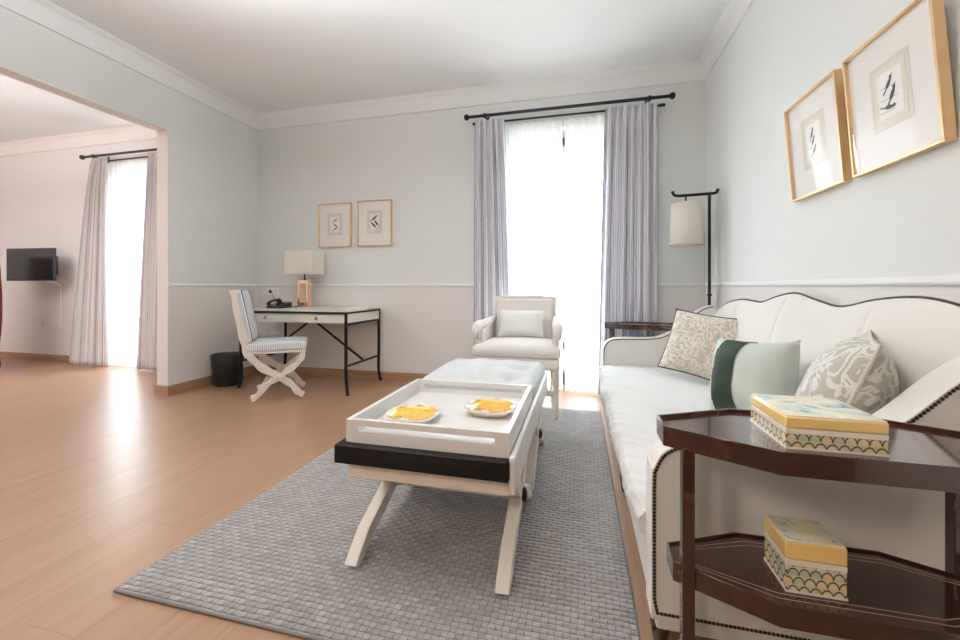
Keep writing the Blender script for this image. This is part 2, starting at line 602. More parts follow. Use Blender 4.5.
def scallops(name):
    m = M(name)
    o, x, y, z = m.xyz()
    s = .0185; hh = .0165
    v = m.math('DIVIDE', z, hh)
    row = m.math('FLOOR', v)
    u0 = m.math('ADD', m.math('DIVIDE', m.math('ADD', x, y), s), m.math('MULTIPLY', m.math('FLOORED_MODULO', row, 2.0), .5))
    u = m.math('SUBTRACT', m.math('FRACT', u0), .5)
    w = m.math('MULTIPLY', m.math('FRACT', v), .62)
    d = m.math('SQRT', m.math('ADD', m.math('MULTIPLY', u, u), m.math('MULTIPLY', w, w)))
    wn = m.n('ShaderNodeTexWhiteNoise', noise_dimensions='2D')
    m.set(wn.inputs['Vector'], m.comb(m.math('FLOOR', u0), row, 0.0))
    tint = m.ramp(wn.outputs['Value'], [(0, (.80, .54, .28)), (.5, (.82, .72, .48)), (.7, (.34, .52, .42)), (1, (.60, .66, .48))])
    rad = m.math('LESS_THAN', m.math('FRACT', m.math('MULTIPLY', m.math('ARCTAN2', u, w), 1.6)), .14)
    c = m.mix(m.math('MULTIPLY', rad, .35), tint, (.35, .22, .10))
    c = m.mix(m.math('GREATER_THAN', d, .40), c, (.55, .42, .22))
    c = m.mix(m.math('GREATER_THAN', d, .455), c, (.07, .075, .055))
    c = m.mix(m.math('GREATER_THAN', d, .55), c, (.66, .60, .42))
    m.base(c).rough(.18)
    return m.m
m_scal = scallops('scallop_majolica')
def painted(name, sc=22, base=(.80, .70, .46)):
    m = M(name)
    o, x, y, z = m.xyz()
    n = m.noise(o, sc, 3, .5, 1.2)
    c = m.ramp(n, [(.30, (.14, .25, .30)), (.38, (.36, .50, .46)), (.46, (.62, .66, .56)), (.55, base), (.68, (.78, .70, .55)), (.8, (.55, .38, .42))])
    m.base(c).rough(.15)
    m.b.inputs['Coat Weight'].default_value = .5
    return m.m
m_paint1 = painted('painted_lid', 20, (.80, .70, .45)); m_paint2 = painted('painted_lid_blue', 34, (.76, .60, .28))
m_yel = plain('yellow_glaze', (.82, .58, .22), .15, var=.12, scale=18, coat=.4)
m_cer = plain('cream_glaze', (.83, .77, .67), .15, var=.03, coat=.4)
def dish_mat():
    m = M('painted_dish_well')
    o, x, y, z = m.xyz()
    n = m.noise(o, 26, 3, .5, .8)
    c = m.ramp(n, [(.28, (.06, .03, .10)), (.36, (.10, .30, .20)), (.43, (.80, .36, .04)), (.62, (.86, .48, .06)), (.72, (.74, .24, .08))])
    m.base(c).rough(.12)
    return m.m
m_dish = dish_mat()
m_inlay = plain('pale_inlay', (.42, .27, .20), .35)
m_desk = plain('desk_shagreen', (.64, .61, .53), .4, var=.06, scale=60)
m_desktop = plain('desk_top_lacquer', (.58, .57, .51), .3, var=.04, scale=20)
m_screen = plain('tv_screen', (.012, .014, .014), .18, var=.1)

# --------------------------------------------------------------- the setting
XL, XR, YB, ZC = -3.485, 1.04, 3.74, 2.85
XO = -8.3; YR = -.65; YRB = -2.6; YB2 = 3.66; TH = .12; YO = 2.74; ZH = 2.322
struct('floor', box(XO - .1, XR + .2, YRB - .1, YB + .6, -.06, 0), m_floor)
struct('ceiling', box(XO - .1, XR + .2, YRB - .1, YB + .3, ZC, ZC + .1), m_ceil)
W1 = (-.80, .44, 2.42)      # window opening x0,x1,ztop
W2 = (-5.64, -4.58, 2.42)
def wall_with_hole(x0, x1, y0, y1, w):
    bm = box(x0, w[0], y0, y1, 0, ZC)
    box(w[1], x1, y0, y1, 0, ZC, bm)
    box(w[0], w[1], y0, y1, w[2], ZC, bm)
    return bm
struct('wall_back', wall_with_hole(XL - TH / 2, XR + .2, YB, YB + .26, W1), m_wall)
struct('wall_back_bedroom', wall_with_hole(XO, XL - TH / 2, YB2, YB2 + .26, W2), m_wall2)
struct('wall_right', box(XR, XR + .2, YR, YB, 0, ZC), m_wall)
lw = box(XL - TH, XL, YO, YB - .001, 0, ZC)
box(XL - TH, XL, YR, YO, ZH, ZC, lw)
box(XL - TH, XL, YRB, YR - .151, 0, ZC, lw)
wl = struct('wall_left', lw, m_wall)
# painted lining of the opening (jamb and soffit)
jl = box(XL - TH - .002, XL - .001, YO - .004, YO, 0.0, ZH)
box(XL - TH - .002, XL - .001, YR, YO, ZH - .004, ZH, jl)
struct('trim_1', jl, m_jamb)
struct('wall_rear', box(XL - TH, XR + .2, YR - .15, YR, 0, ZC), plain('rear_bounce_cut', (.24, .20, .16), .85, var=.02))  # unseen wall, coloured dark to cut bounce light on the near faces
struct('wall_rear_bedroom', box(XO, XL, YRB - .15, YRB, 0, ZC), m_wall2)
struct('wall_left_bedroom', box(XO - .2, XO, YRB, YB2, 0, ZC), m_wall2)
# bedroom side of the dividing wall is painted in the bedroom colour
lw2 = box(XL - TH - .006, XL - TH - .001, YO, YB2, 0, ZC)
struct('trim_2', lw2, m_wall2)

def crown_prof(p):   # (distance from wall, z)
    return [(0, 2.695), (.018, 2.695), (.022, 2.71), (.028, 2.80), (.034, 2.815), (.06, 2.835), (.07, ZC), (0, ZC)]
def run_x(prof, x0, x1, yw, s=-1):
    return prism([(yw + s * a, z) for a, z in prof], x0, x1, 'x')
def run_y(prof, y0, y1, xw, s):
    return prism([(xw + s * a, z) for a, z in prof], y0, y1, 'y')
struct('trim_3', run_x(crown_prof(0), XL, XR, YB), m_trim, smooth=False)
struct('trim_4', run_y(crown_prof(0), YR, YB, XR, -1), m_trim)
struct('trim_5', run_y(crown_prof(0), YR, YB, XL, 1), m_trim)
m_trimb = plain('bedroom_cornice', (.84, .78, .755), .7, var=.01)
struct('trim_6', run_x(crown_prof(0), XO, XL - TH - .006, YB2), m_trimb)
rail = [(0, .955), (.010, .957), (.013, .965), (.010, .975), (.006, .982), (0, .984)]
rb = run_x(rail, XL, W1[0] - .02, YB)
prism([(YB - a, z) for a, z in rail], W1[1] + .02, XR, 'x', rb)
struct('trim_7', rb, m_trim)
struct('trim_8', run_y(rail, YR, YB, XR, -1), m_trim)
struct('trim_9', run_y(rail, YO, YB, XL, 1), m_trim)
skirt = [(0, 0), (.014, 0), (.014, .078), (.010, .086), (0, .086)]
b1 = run_x(skirt, XL, W1[0], YB)
prism([(YB - a, z) for a, z in skirt], W1[1], XR, 'x', b1)
struct('baseboard_back', b1, m_base)
struct('baseboard_right', run_y(skirt, YR, YB - .014, XR, -1), m_base)
bl = run_y(skirt, YO - .018, YB - .014, XL, 1)
box(XL - TH - .018, XL, YO - .018, YO - .004, 0, .086, bl)
struct('baseboard_left', bl, m_base)
b2 = run_x(skirt, XO, W2[0], YB2)
prism([(YB2 - a, z) for a, z in skirt], W2[1], XL - TH - .006, 'x', b2)
struct('baseboard_back_bedroom', b2, m_base)

def french_window(name, w, yw):
    x0, x1, zt = w
    f = B()
    Y0, Y1 = yw + .10, yw + .17
    box(x0, x0 + .06, Y0, Y1, 0, zt, f); box(x1 - .06, x1, Y0, Y1, 0, zt, f)
    box(x0, x1, Y0, Y1, zt - .06, zt, f); box(x0, x1, Y0, Y1, 0, .03, f)
    fr = struct(name, f, m_trim)
    xm = (x0 + x1) / 2 + .04
    for a, b in ((x0 + .06, xm), (xm, x1 - .06)):
        l = B(); ya, yb = Y0 + .005, Y1 - .01
        box(a, a + .07, ya, yb, .03, zt - .06, l); box(b - .07, b, ya, yb, .03, zt - .06, l)
        box(a, b, ya, yb, .03, .16, l); box(a, b, ya, yb, zt - .14, zt - .06, l); box(a, b, ya, yb, .36, .43, l)
        lf = obj('window_leaf', l, m_trim, fr)
        g = box(a + .06, b - .06, yw + .138, yw + .142, .15, zt - .13)
        obj('glass_pane', g, m_glass, lf)
        hd = box((b - .05 if a < x0 + .1 else a + .03), (b - .03 if a < x0 + .1 else a + .05), yw + .075, yw + .104, 1.0, 1.12)
        obj('handle', hd, m_rod, lf)
    sh = box(x0 + .005, x1 - .005, yw + .20, yw + .215, 2.02, zt)
    obj('roller_shutter', sh, m_shutter, fr)
    return fr
french_window('window_1', W1, YB)
french_window('window_2', W2, YB2)

# ------------------------------------------------------------------- curtains
def curtain_bm(xt0, xt1, xb0, xb1, zt, zb, Y, n, amp, seed, gather=.12, na=None, nv=40, ampb=None):
    rnd = random.Random(seed)
    ph = [rnd.uniform(-.6, .6) for _ in range(40)]
    ampb = ampb or amp
    def fn(u, v):           # v 0 = bottom, 1 = top
        k = 1 - v
        e = k ** .8
        x = (xt0 + (xt1 - xt0) * u) * (1 - e) + (xb0 + (xb1 - xb0) * u) * e
        i = u * n
        wob = .35 * math.sin(u * 9 + seed) * k
        s = math.sin(2 * PI * i + wob + ph[int(i) % 40] * math.sin(PI * (i % 1)) ** 2 * k)
        A = amp * (1 - v) + ampb * v
        y = A * s * (.75 + .25 * math.sin(u * 17 + seed * 3)) * (1 - .3 * math.exp(-((v - .955) / .02) ** 2))
        if v > .93:         # pencil pleat heading
            y = y * .8 + .006 * math.sin(2 * PI * i * 3)
        x += .3 * A * math.sin(4 * PI * i + 1) * .5 * k
        return (x, Y + y, zb + (zt - zb) * v)
    arc = (xb1 - xb0) * 2.2
    na = na or int(n * 18)
    return grid(fn, na, nv, uv=lambda u, v: (u * abs(arc), v * (zt - zb)))

def drapes(label, cat, mat, args, loc, grp=None):
    xt0, xt1, xb0, xb1, zt, zb, Y = args[:7]
    o = obj('curtain', curtain_bm(xt0 - loc[0], xt1 - loc[0], xb0 - loc[0], xb1 - loc[0], zt, zb, 0, *args[7:]), mat, smooth=True, loc=(loc[0], Y, 0))
    s = o.modifiers.new('thick', 'SOLIDIFY'); s.thickness = .003
    tag(o, label, cat, grp)
    return o
drapes('blue-grey striped curtain left of the window behind the armchair', 'curtain', m_curt,
       (-.945, -.67, -.965, -.575, 2.50, .012, 3.615, 5, .044, 1), (-.8, 0))
drapes('wide blue-grey striped curtain right of the window behind the sofa end', 'curtain', m_curt,
       (.22, .635, .155, .64, 2.50, .012, 3.622, 7, .044, 2), (.45, 0))
for a, b, sd, lab in ((-.80, -.145, 3, 'left half of the white sheer over the bright window behind the armchair'),
                      (-.125, .42, 4, 'right half of the white sheer, beside the sofa end, over the bright window')):
    o = obj('sheer_curtain', curtain_bm(a, b, a, b, 2.47, .012, 0, (b - a) * 13, .016, sd), m_sheer, smooth=True, loc=(0, 3.70, 0))
    tag(o, lab, 'sheer curtain')
drapes('pale grey bedroom curtain left of the far window beside the television', 'curtain', m_curt2,
       (-5.62, -5.36, -5.98, -5.36, 2.47, .012, 3.50, 6, .036, 5), (-5.7, 0))
drapes('pale grey bedroom curtain right of the far window, partly behind the wall corner', 'curtain', m_curt2,
       (-4.74, -4.40, -4.92, -4.40, 2.47, .012, 3.50, 5, .036, 6), (-4.6, 0))
o = obj('sheer_curtain', curtain_bm(-5.60, -4.6, -5.60, -4.6, 2.44, .012, 0, 14, .016, 8), m_sheer, smooth=True, loc=(0, 3.60, 0))
tag(o, 'white sheer curtain over the bedroom window seen through the opening', 'sheer curtain')

def rod(label, x0, x1, y, y2, z, yw, mat):
    t = thing('curtain_rod', label, 'curtain rod', ((x0 + x1) / 2, yw, z))
    c = (x0 + x1) / 2; h = (x1 - x0) / 2
    obj('rod', tube([(-h, y - yw, 0), (h, y - yw, 0)], .014, 12), mat, t, smooth=True)
    obj('sheer_rod', tube([(-h + .05, y2 - yw, -.035), (h - .05, y2 - yw, -.035)], .009, 10), mat, t, smooth=True)
    for s in (-1, 1):
        f = lathe([(.010, 0), (.018, .004), (.012, .012), (.026, .024), (.029, .038), (.022, .054), (.004, .060)], seg=16)
        bmesh.ops.rotate(f, verts=f.verts[:], cent=(0, 0, 0), matrix=Matrix.Rotation(s * PI / 2, 3, 'Y'))
        bmesh.ops.translate(f, verts=f.verts[:], vec=(s * h, y - yw, 0))
        obj('finial', f, mat, t, smooth=True)
        f = tube([(s * (h - .05), y2 - yw, -.035), (s * (h - .02), y2 - yw, -.035)], .013, 10)
        ball((s * (h - .015), y2 - yw, -.035), .015, f, 2)
        obj('sheer_finial', f, mat, t, smooth=True)
        b = box(s * (h - .14) - .007, s * (h - .14) + .007, y - yw - .014, 0, -.012, -.002)
        box(s * (h - .14) - .018, s * (h - .14) + .018, -.008, 0, -.05, .04, b)
        box(s * (h - .14) - .007, s * (h - .14) + .007, y2 - yw - .012, y2 - yw + .012, -.046, -.002, b)
        tube([(s * (h - .14) - .012, y - yw, 0), (s * (h - .14) + .012, y - yw, 0)], .021, 12, bm=b)
        obj('bracket', b, mat, t)
    return t
rod('long black double curtain rod above the window behind the armchair', -.985, .715, 3.60, 3.68, 2.535, YB, m_rod)
rod('dark double curtain rod above the bedroom window', -5.73, -4.05, 3.50, 3.59, 2.50, YB2, m_rod2)

# ----------------------------------------------------------------------- rug
def rug():
    x0, x1, y0, y1 = -1.40, .155, .935, 3.15
    bm = softbox(x0, x1, y0, y1, 0, .014, .006, 0, 10)
    o = obj('rug', bm, m_rug, smooth=True)
    tag(o, 'large grey basket-weave rug on the wooden floor under the bench and armchair', 'rug')
    hem = [(x0, y0), (x1, y0), (x1, y1), (x0, y1)]
    e = tube([(a, b, .006) for a, b in hem], .006, 8, closed=True)
    obj('bound_edge', e, plain('rug_binding', (.22, .205, .195), .9, bump=.4), o, smooth=True)
rug()
RZ = .0145

# -------------------------------------------------------- bench with trays
def bench():
    t = thing('coffee_bench', 'long white X-legged coffee bench with tufted seat end, on the grey rug', 'bench', (-.48, 1.79, RZ))
    ox, oy, oz = -.48, 1.79, RZ
    def L(bm):
        bmesh.ops.translate(bm, verts=bm.verts[:], vec=(-ox, -oy, -oz)); return bm
    f = B()
    box(-.755, -.205, 1.20, 1.24, .312, .376, f); box(-.755, -.205, 2.38, 2.42, .312, .376, f)
    box(-.755, -.72, 1.2405, 2.3795, .312, .376, f); box(-.24, -.205, 1.2405, 2.3795, .312, .376, f)
    obj('apron', L(f), m_cream, t, bevel=.003)
    f = box(-.2, -.182, 1.165, 2.42, .335, .448)
    box(-.780, -.762, 1.815, 2.42, .335, .448, f)
    obj('side_rail', L(f), m_white, t, bevel=.004)
    obj('deck', L(box(-.762, -.2, 1.81, 2.42, .377, .392)), m_white, t)
    obj('black_shelf', L(box(-.775, -.201, 1.15, 1.80, .377, .437)), m_black, t, bevel=.004, label='black wooden shelf board under the tray')
    dents = [(-.48 + dx, 2.105 + dy, .038, .05) for dx in (-.17, 0, .17) for dy in (-.19, 0, .19)]
    cu = obj('tufted_cushion', L(softbox(-.765, -.195, 1.815, 2.40, .394, .512, .05, .03, 44, dents=dents)), m_bench, t, smooth=True)
    for dx, dy, _, _ in dents:
        zz = .512 + .03 * (1 - (abs(dx + .48) / .285) ** 2) * (1 - (abs(dy - 2.1075) / .29) ** 2) - .035
        obj('button', L(ball((dx, dy, zz), .011, None, 2, (1, 1, .5))), m_bench, cu, smooth=True)
    for X in (-.735, -.225):
        for yc in (1.49, 2.13):
            h = .27
            for s in (-1, 1):
                p = [(yc + s * (h + .03), .0145), (yc + s * (h - .005), .042), (yc + s * (h - .06), .085), (yc, .175), (yc - s * .10, .26), (yc - s * .15, .314)]
                w = [.036, .045, .050, .052, .05, .05]
                r = ribbon(p, w, X - .022, X + .022, 'x')
                for v in r.verts:
                    v.co.z = max(v.co.z, RZ)
                obj('leg', L(r), m_cream, t, bevel=.003)
            so = 1 if X > -.5 else -1
            k = lathe([(.026, 0), (.026, .006), (.018, .012), (.004, .016)], seg=16)
            bmesh.ops.rotate(k, verts=k.verts[:], cent=(0, 0, 0), matrix=Matrix.Rotation(so * PI / 2, 3, 'Y'))
            bmesh.ops.translate(k, verts=k.verts[:], vec=(X + so * .022, yc, .175))
            obj('boss', L(k), m_iron, t, smooth=True, label='black round boss at the leg crossing')
    for yc in (1.49, 2.13):
        obj('stretcher', L(box(-.715, -.245, yc - .014, yc + .014, .16, .19)), m_cream, t, bevel=.003)
bench()

def tray():
    x0, x1, y0, y1, z0, z1 = -.75, -.2015, 1.18, 1.785, .4375, .513
    t = thing('serving_tray', 'large white lacquered tray with slot handles on the bench, holding two dishes', 'tray', (-.476, 1.4825, z0))
    o = (-.476, 1.4825, z0)
    def L(bm):
        bmesh.ops.translate(bm, verts=bm.verts[:], vec=(-o[0], -o[1], -o[2])); return bm
    obj('tray_floor', L(box(x0 + .016, x1 - .016, y0 + .016, y1 - .016, z0, z0 + .018)), m_white, t)
    for xa, xb in ((x0, x0 + .017), (x1 - .017, x1)):
        obj('side_wall', L(box(xa, xb, y0, y1, z0, z1)), m_white, t, bevel=.0015)
    for ya, yb in ((y0, y0 + .017), (y1 - .017, y1)):
        b = B(); a0, a1 = x0 + .017, x1 - .017
        s0, s1 = x0 + .045, x1 - .045
        zs0, zs1 = z0 + .038, z0 + .056
        box(a0, a1, ya, yb, z0, zs0, b); box(a0, a1, ya, yb, zs1, z1, b)
        box(a0, s0, ya, yb, zs0, zs1, b); box(s1, a1, ya, yb, zs0, zs1, b)
        obj('handle_wall', L(b), m_white, t, label='end wall with a long slot handle')
tray()

def dish(loc, label, rz):
    t = thing('ceramic_dish', label, 'dish', loc, (0, 0, rz), 'painted dishes on the tray')
    def sq(r, z, e=3.2, n=40):
        out = []
        for k in range(n):
            q = 2 * PI * k / n
            c, s = math.cos(q), math.sin(q)
            m = (abs(c) ** e + abs(s) ** e) ** (-1 / e)
            out.append(Vector((r * m * c, r * m * s, z)))
        return out
    def loft(rs, cap0, cap1):
        bm = B()
        R = [[bm.verts.new(p) for p in sq(r, z)] for r, z in rs]
        for a, b in zip(R, R[1:]):
            for k in range(len(a)):
                bm.faces.new((a[k], a[(k + 1) % len(a)], b[(k + 1) % len(a)], b[k]))
        if cap0: bm.faces.new(R[0])
        if cap1: bm.faces.new(R[-1])
        return bm
    obj('dish_body', loft([(.062, 0), (.075, .004), (.092, .020), (.098, .026), (.096, .028), (.082, .026), (.074, .018), (.070, .014)], True, True), m_cer, t, smooth=True)
    obj('painted_well', loft([(.0835, .0272), (.0755, .0205), (.071, .0168), (.060, .0152)], False, True), m_dish, t, smooth=True, label='orange painted well with flowers')
    for k in range(4):
        q = k * PI / 2
        b = box(-.014, .014, .080, .098, .0265, .030)
        bmesh.ops.rotate(b, verts=b.verts[:], cent=(0, 0, 0), matrix=Matrix.Rotation(q, 3, 'Z'))
        obj('rim_motif', b, m_cer, t, bevel=.001)
TZ = .4375 + .0182
dish((-.602, 1.39, TZ), 'painted orange ceramic dish nearer the tray front-left corner', .06)
dish((-.338, 1.545, TZ), 'painted orange ceramic dish nearer the tray right wall and tufted seat', -.04)

# ------------------------------------------------------------------ armchair
def armchair():
    ox, oy = -.445, 3.12
    t = thing('armchair', 'upholstered cream armchair with whitewashed frame in front of the window', 'armchair', (ox, oy, 0))
    yf, yb = -.27, .26
    # legs (front on the rug)
    prof = [(.013, 0), (.017, .012), (.014, .03), (.019, .05), (.021, .17), (.016, .185), (.022, .20), (.022, .21), (.016, .222), (.023, .24), (.024, .36)]
    for sx in (-1, 1):
        obj('leg', lathe([(r, z * (1 - RZ / .36) + RZ) for r, z in prof], sx * .285, yf + .035, 16), m_wash, t, smooth=True)
        obj('leg', lathe(prof, sx * .235, yb - .03, 16), m_wash, t, smooth=True)
        obj('stretcher', bar((sx * .285, yf + .035, .13), (sx * .235, yb - .03, .13), .022, .03), m_wash, t, bevel=.003)
    obj('stretcher', bar((-.26, -.02, .13), (.26, -.02, .13), .022, .03), m_wash, t, bevel=.003)
    obj('stretcher', bar((-.285, yf + .035, .20), (.285, yf + .035, .20), .02, .028), m_wash, t, bevel=.003)
    def trap(w0, w1, y0, y1, z0, z1):
        return prism([(-w0, y0), (w0, y0), (w1, y1), (-w1, y1)], z0, z1, 'z')
    obj('seat_rail', trap(.315, .262, yf, yb, .355, .445), m_chairf, t, bevel=.02, seg=4, label='upholstered seat rail')
    sc = softbox(-.325, .325, yf - .015, yb - .05, .437, .527, .040, .03, 16, wr=.002, seed=3)
    for v in sc.verts:
        k = (v.co.y - yf) / (yb - yf); v.co.x *= 1 - .17 * max(0, k)
    cu = obj('seat_cushion', sc, m_chairf, t, smooth=True)
    pp = [(-.318, yf - .008), (.318, yf - .008), (.262, yb - .055), (-.262, yb - .055)]
    obj('piping', tube([(a, b, .455) for a, b in pp], .005, 6, closed=True), m_chairf, cu, smooth=True)
    # back: arched frame, reclined
    def rec(bm, a=8):
        bmesh.ops.rotate(bm, verts=bm.verts[:], cent=(0, yb - .05, .44), matrix=Matrix.Rotation(math.radians(-a), 3, 'X'))
        return bm
    zb, zt = .40, .885
    def arch(h, z0, z1, rise, n=12):
        top = [(-h + 2 * h * k / n, z1 + rise * (1 - (2 * k / n - 1) ** 2)) for k in range(n + 1)]
        return [(-h, z0)] + top + [(h, z0)]
    out = arch(.262, zb, zt - .015, .018); inn = arch(.232, zb + .05, zt - .048, .018)
    bm = B()
    R = []
    for pts, y in ((out, yb - .065), (out, yb - .025), (inn, yb - .025), (inn, yb - .065)):
        R.append([bm.verts.new((a, y, b)) for a, b in pts])
    n = len(out)
    for q in range(4):
        A, C = R[q], R[(q + 1) % 4]
        for k in range(n):
            bm.faces.new((A[k], A[(k + 1) % n], C[(k + 1) % n], C[k]))
    obj('back_frame', rec(bm), m_wash, t, bevel=.006)
    bp = softbox(-.236, .236, yb - .09, yb - .03, zb + .05, zt - .035, .022, 0, 12)
    for v in bp.verts:
        if v.co.y < yb - .07:
            v.co.y -= .018 * (1 - (v.co.x / .24) ** 2)
    obj('back_pad', rec(bp), m_chairf, t, smooth=True)
    for sx in (-1, 1):
        # open padded arm: wooden post, upholstered roll that curls over in front
        p = catmull([(sx * .285, yf + .055, .44), (sx * .292, yf + .075, .52), (sx * .292, yf + .06, .60), (sx * .288, yf + .10, .635)], 5)
        obj('arm_post', tube(p, .017, 10), m_wash, t, smooth=True)
        a = catmull([(sx * .296, yf + .055, .575), (sx * .298, yf + .04, .62), (sx * .296, yf + .075, .655), (sx * .285, yf + .18, .66), (sx * .268, yb - .16, .675), (sx * .258, yb - .02, .70)], 6)
        rr = [.024 + .014 * math.sin(PI * min(1, k / (len(a) - 1) * 1.1)) for k in range(len(a))]
        obj('arm_pad', tube(a, rr, 14), m_chairf, t, smooth=True)
        side = prism([(yf + .11, .44), (yb - .07, .44), (yb - .02, .67), (yf + .09, .63), (yf + .08, .55)], sx * .272 - .014, sx * .272 + .014, 'x')
        obj('arm_panel', side, m_chairf, t, bevel=.012, seg=3)
    # lumbar pillow on the seat
    p = thing('lumbar_cushion', 'small white lumbar cushion resting on the armchair seat', 'cushion', (ox - .01, oy + .085, .553), (math.radians(-14), 0, math.radians(-2)))
    obj('cushion_body', pillow(.37, .215, .11, 18, .07, 4), m_white_linen, p, smooth=True)
    obj('piping', tube(pillow_edge(.37, .215, .07), .005, 6, closed=True), m_white_linen, p, smooth=True)
armchair()

# ---------------------------------------------------------------------- sofa
def sofa():
    X0, X1, Y0, Y1 = .18, 1.02, 1.10, 3.30
    ox, oy = .6, 2.2
    t = thing('sofa', 'long cream camelback sofa with dark nailhead trim along the right wall', 'sofa', (ox, oy, 0))
    def L(bm):
        bmesh.ops.translate(bm, verts=bm.verts[:], vec=(-ox, -oy, 0)); return bm
    TA = .085
    # camel back top line
    top = [(1.10, .78), (1.16, .83), (1.22, .86), (1.334, .898), (1.47, .918), (1.65, .905), (1.838, .873), (2.0, .893), (2.17, .92), (2.35, .90), (2.52, .866), (2.64, .868), (2.8, .872), (3.0, .85), (3.12, .82), (3.24, .765), (3.30, .72)]
    tp = catmull([(a, b, 0) for a, b in top], 6)
    def zt(y):
        for a, b in zip(tp, tp[1:]):
            if a.x <= y <= b.x + 1e-9:
                return a.y + (b.y - a.y) * (y - a.x) / max(1e-9, b.x - a.x)
        return tp[-1].y
    def prof(y):
        h = zt(y)
        k = h - .36
        fr = [(.84, .30), (.845, .38), (.862, .36 + k * .32), (.888, .36 + k * .58), (.918, .36 + k * .78), (.945, .36 + k * .91), (.966, h - .012), (.985, h)]
        bk = [(1.005, h - .004), (1.018, h - .02), (1.02, h - .08), (1.02, .3), (1.02, .09)]
        lo = [(.84, .09)]
        f2 = [tuple(p)[:2] for p in catmull([(a, b, 0) for a, b in fr], 3)]
        return f2 + bk + lo
    ys = [Y0 + .004 + (Y1 - Y0 - .008) * i / 120 for i in range(121)]
    def profs(y):
        p = prof(y)
        # faint channel seams on the inside back
        for ysm in (1.62, 2.2, 2.78):
            d = abs(y - ysm)
            if d < .02:
                p = [(a + .006 * (1 - d / .02), b) if i < 18 else (a, b) for i, (a, b) in enumerate(p)]
        return p
    ysm = sorted(set(ys + [s + q for s in (1.62, 2.2, 2.78) for q in (-.02, -.01, -.004, 0, .004, .01, .02)]))
    bm = B()
    R = [[bm.verts.new((a, y, b)) for a, b in profs(y)] for y in ysm]
    for A, C in zip(R, R[1:]):
        for k in range(len(A)):
            bm.faces.new((A[k], A[(k + 1) % len(A)], C[(k + 1) % len(A)], C[k]))
    bm.faces.new(R[0]); bm.faces.new(R[-1])
    obj('backrest', L(bm), m_sofa, t, smooth=True)
    line = [(.985, y, zt(y) + .001) for y in ys]
    obj('nailhead_trim', L(beads(line, .0058, .0105)), m_nail, t, label='dark nailheads along the curved back top')
    # arms
    outl2 = [(.18, .10), (.18, .44), (.187, .49), (.21, .53), (.255, .553), (.33, .56), (.50, .565), (.60, .582), (.70, .64), (.81, .745), (.89, .80), (.95, .815)]
    cv = [tuple(p)[:2] for p in catmull([(a, b, 0) for a, b in outl2], 5)]
    pts = cv + [(.95, .10)]
    for ya, yb in ((Y0, Y0 + TA), (Y1 - TA, Y1)):
        a = obj('arm', L(prism(pts, ya, yb, 'y')), m_sofa, t, smooth=True, bevel=.010, seg=4, angle=60)
        ye = ya - .001 if ya == Y0 else ya - .001
        inset = .007
        path = []
        for i, (px, pz) in enumerate(cv):
            q = Vector(cv[min(i + 1, len(cv) - 1)]) - Vector(cv[max(i - 1, 0)])
            q.normalize()
            path.append((px + q.y * inset, ye, pz - q.x * inset))
        if ya == Y0:
            path = [(.94, ye, .118), (.194, ye, .118)] + path
        path = [p for p in path if p[2] >= .11]
        obj('nailhead_trim', L(beads(path, .0050, .0092, None, (1, .6, 1))), m_nail, a, label='dark nailheads edging the arm')
    # base
    obj('base', L(box(X0 + .012, .97, Y0 + .006, Y1 - .006, .07, .26)), m_sofa, t, bevel=.008)
    # seat with loose wrinkled cover
    def seat(u, v):
        # u around the section, v along Y
        sec = [(.85, .362), (.85, .25), (.17, .25), (.152, .262), (.140, .29), (.140, .325), (.158, .348), (.20, .356), (.30, .362), (.45, .366), (.6, .366), (.85, .362)]
        f = u * (len(sec) - 1); i = min(int(f), len(sec) - 2); w = f - i
        x = sec[i][0] * (1 - w) + sec[i + 1][0] * w
        z = sec[i][1] * (1 - w) + sec[i + 1][1] * w
        y = (Y0 + TA + .002) + (Y1 - Y0 - 2 * TA - .004) * v
        if .15 < u < .97:
            q = noise.noise((x * 2.5, y * 7 + x * 6, z * 5)) + .7 * noise.noise((x * 5, y * 20 + x * 14, z * 9))
            fall = max(0, 1 - abs(x - .16) / .3)
            x -= (.005 + .016 * fall) * q * (1 if u < .62 else 0)
            z += (.008 + .007 * fall) * q * (1 if u > .3 else .3)
        e = min(v, 1 - v) * (Y1 - Y0) / .05
        if e < 1 and .15 < u:
            z -= .015 * (1 - e) ** 2 * (1 if u > .35 else 0)
            x += .015 * (1 - e) ** 2 * (1 if u < .55 else 0)
        return (x, y, z)
    bm = grid(seat, 60, 150)
    bmesh.ops.remove_doubles(bm, verts=bm.verts[:], dist=1e-6)
    bmesh.ops.holes_fill(bm, edges=[e for e in bm.edges if e.is_boundary], sides=0)
    sc = obj('seat_cushion', L(bm), m_slip, t, smooth=True, label='pale loose-covered seat cushion')
    # feet
    for y in (1.16, 1.97, 2.82, 3.24):
        for x in (.212, .96):
            obj('foot', L(lathe([(.018, 0), (.022, .02), (.026, .05), (.026, .071)], x, y, 14)), m_mahog, t, smooth=True, label='small dark foot')
sofa()

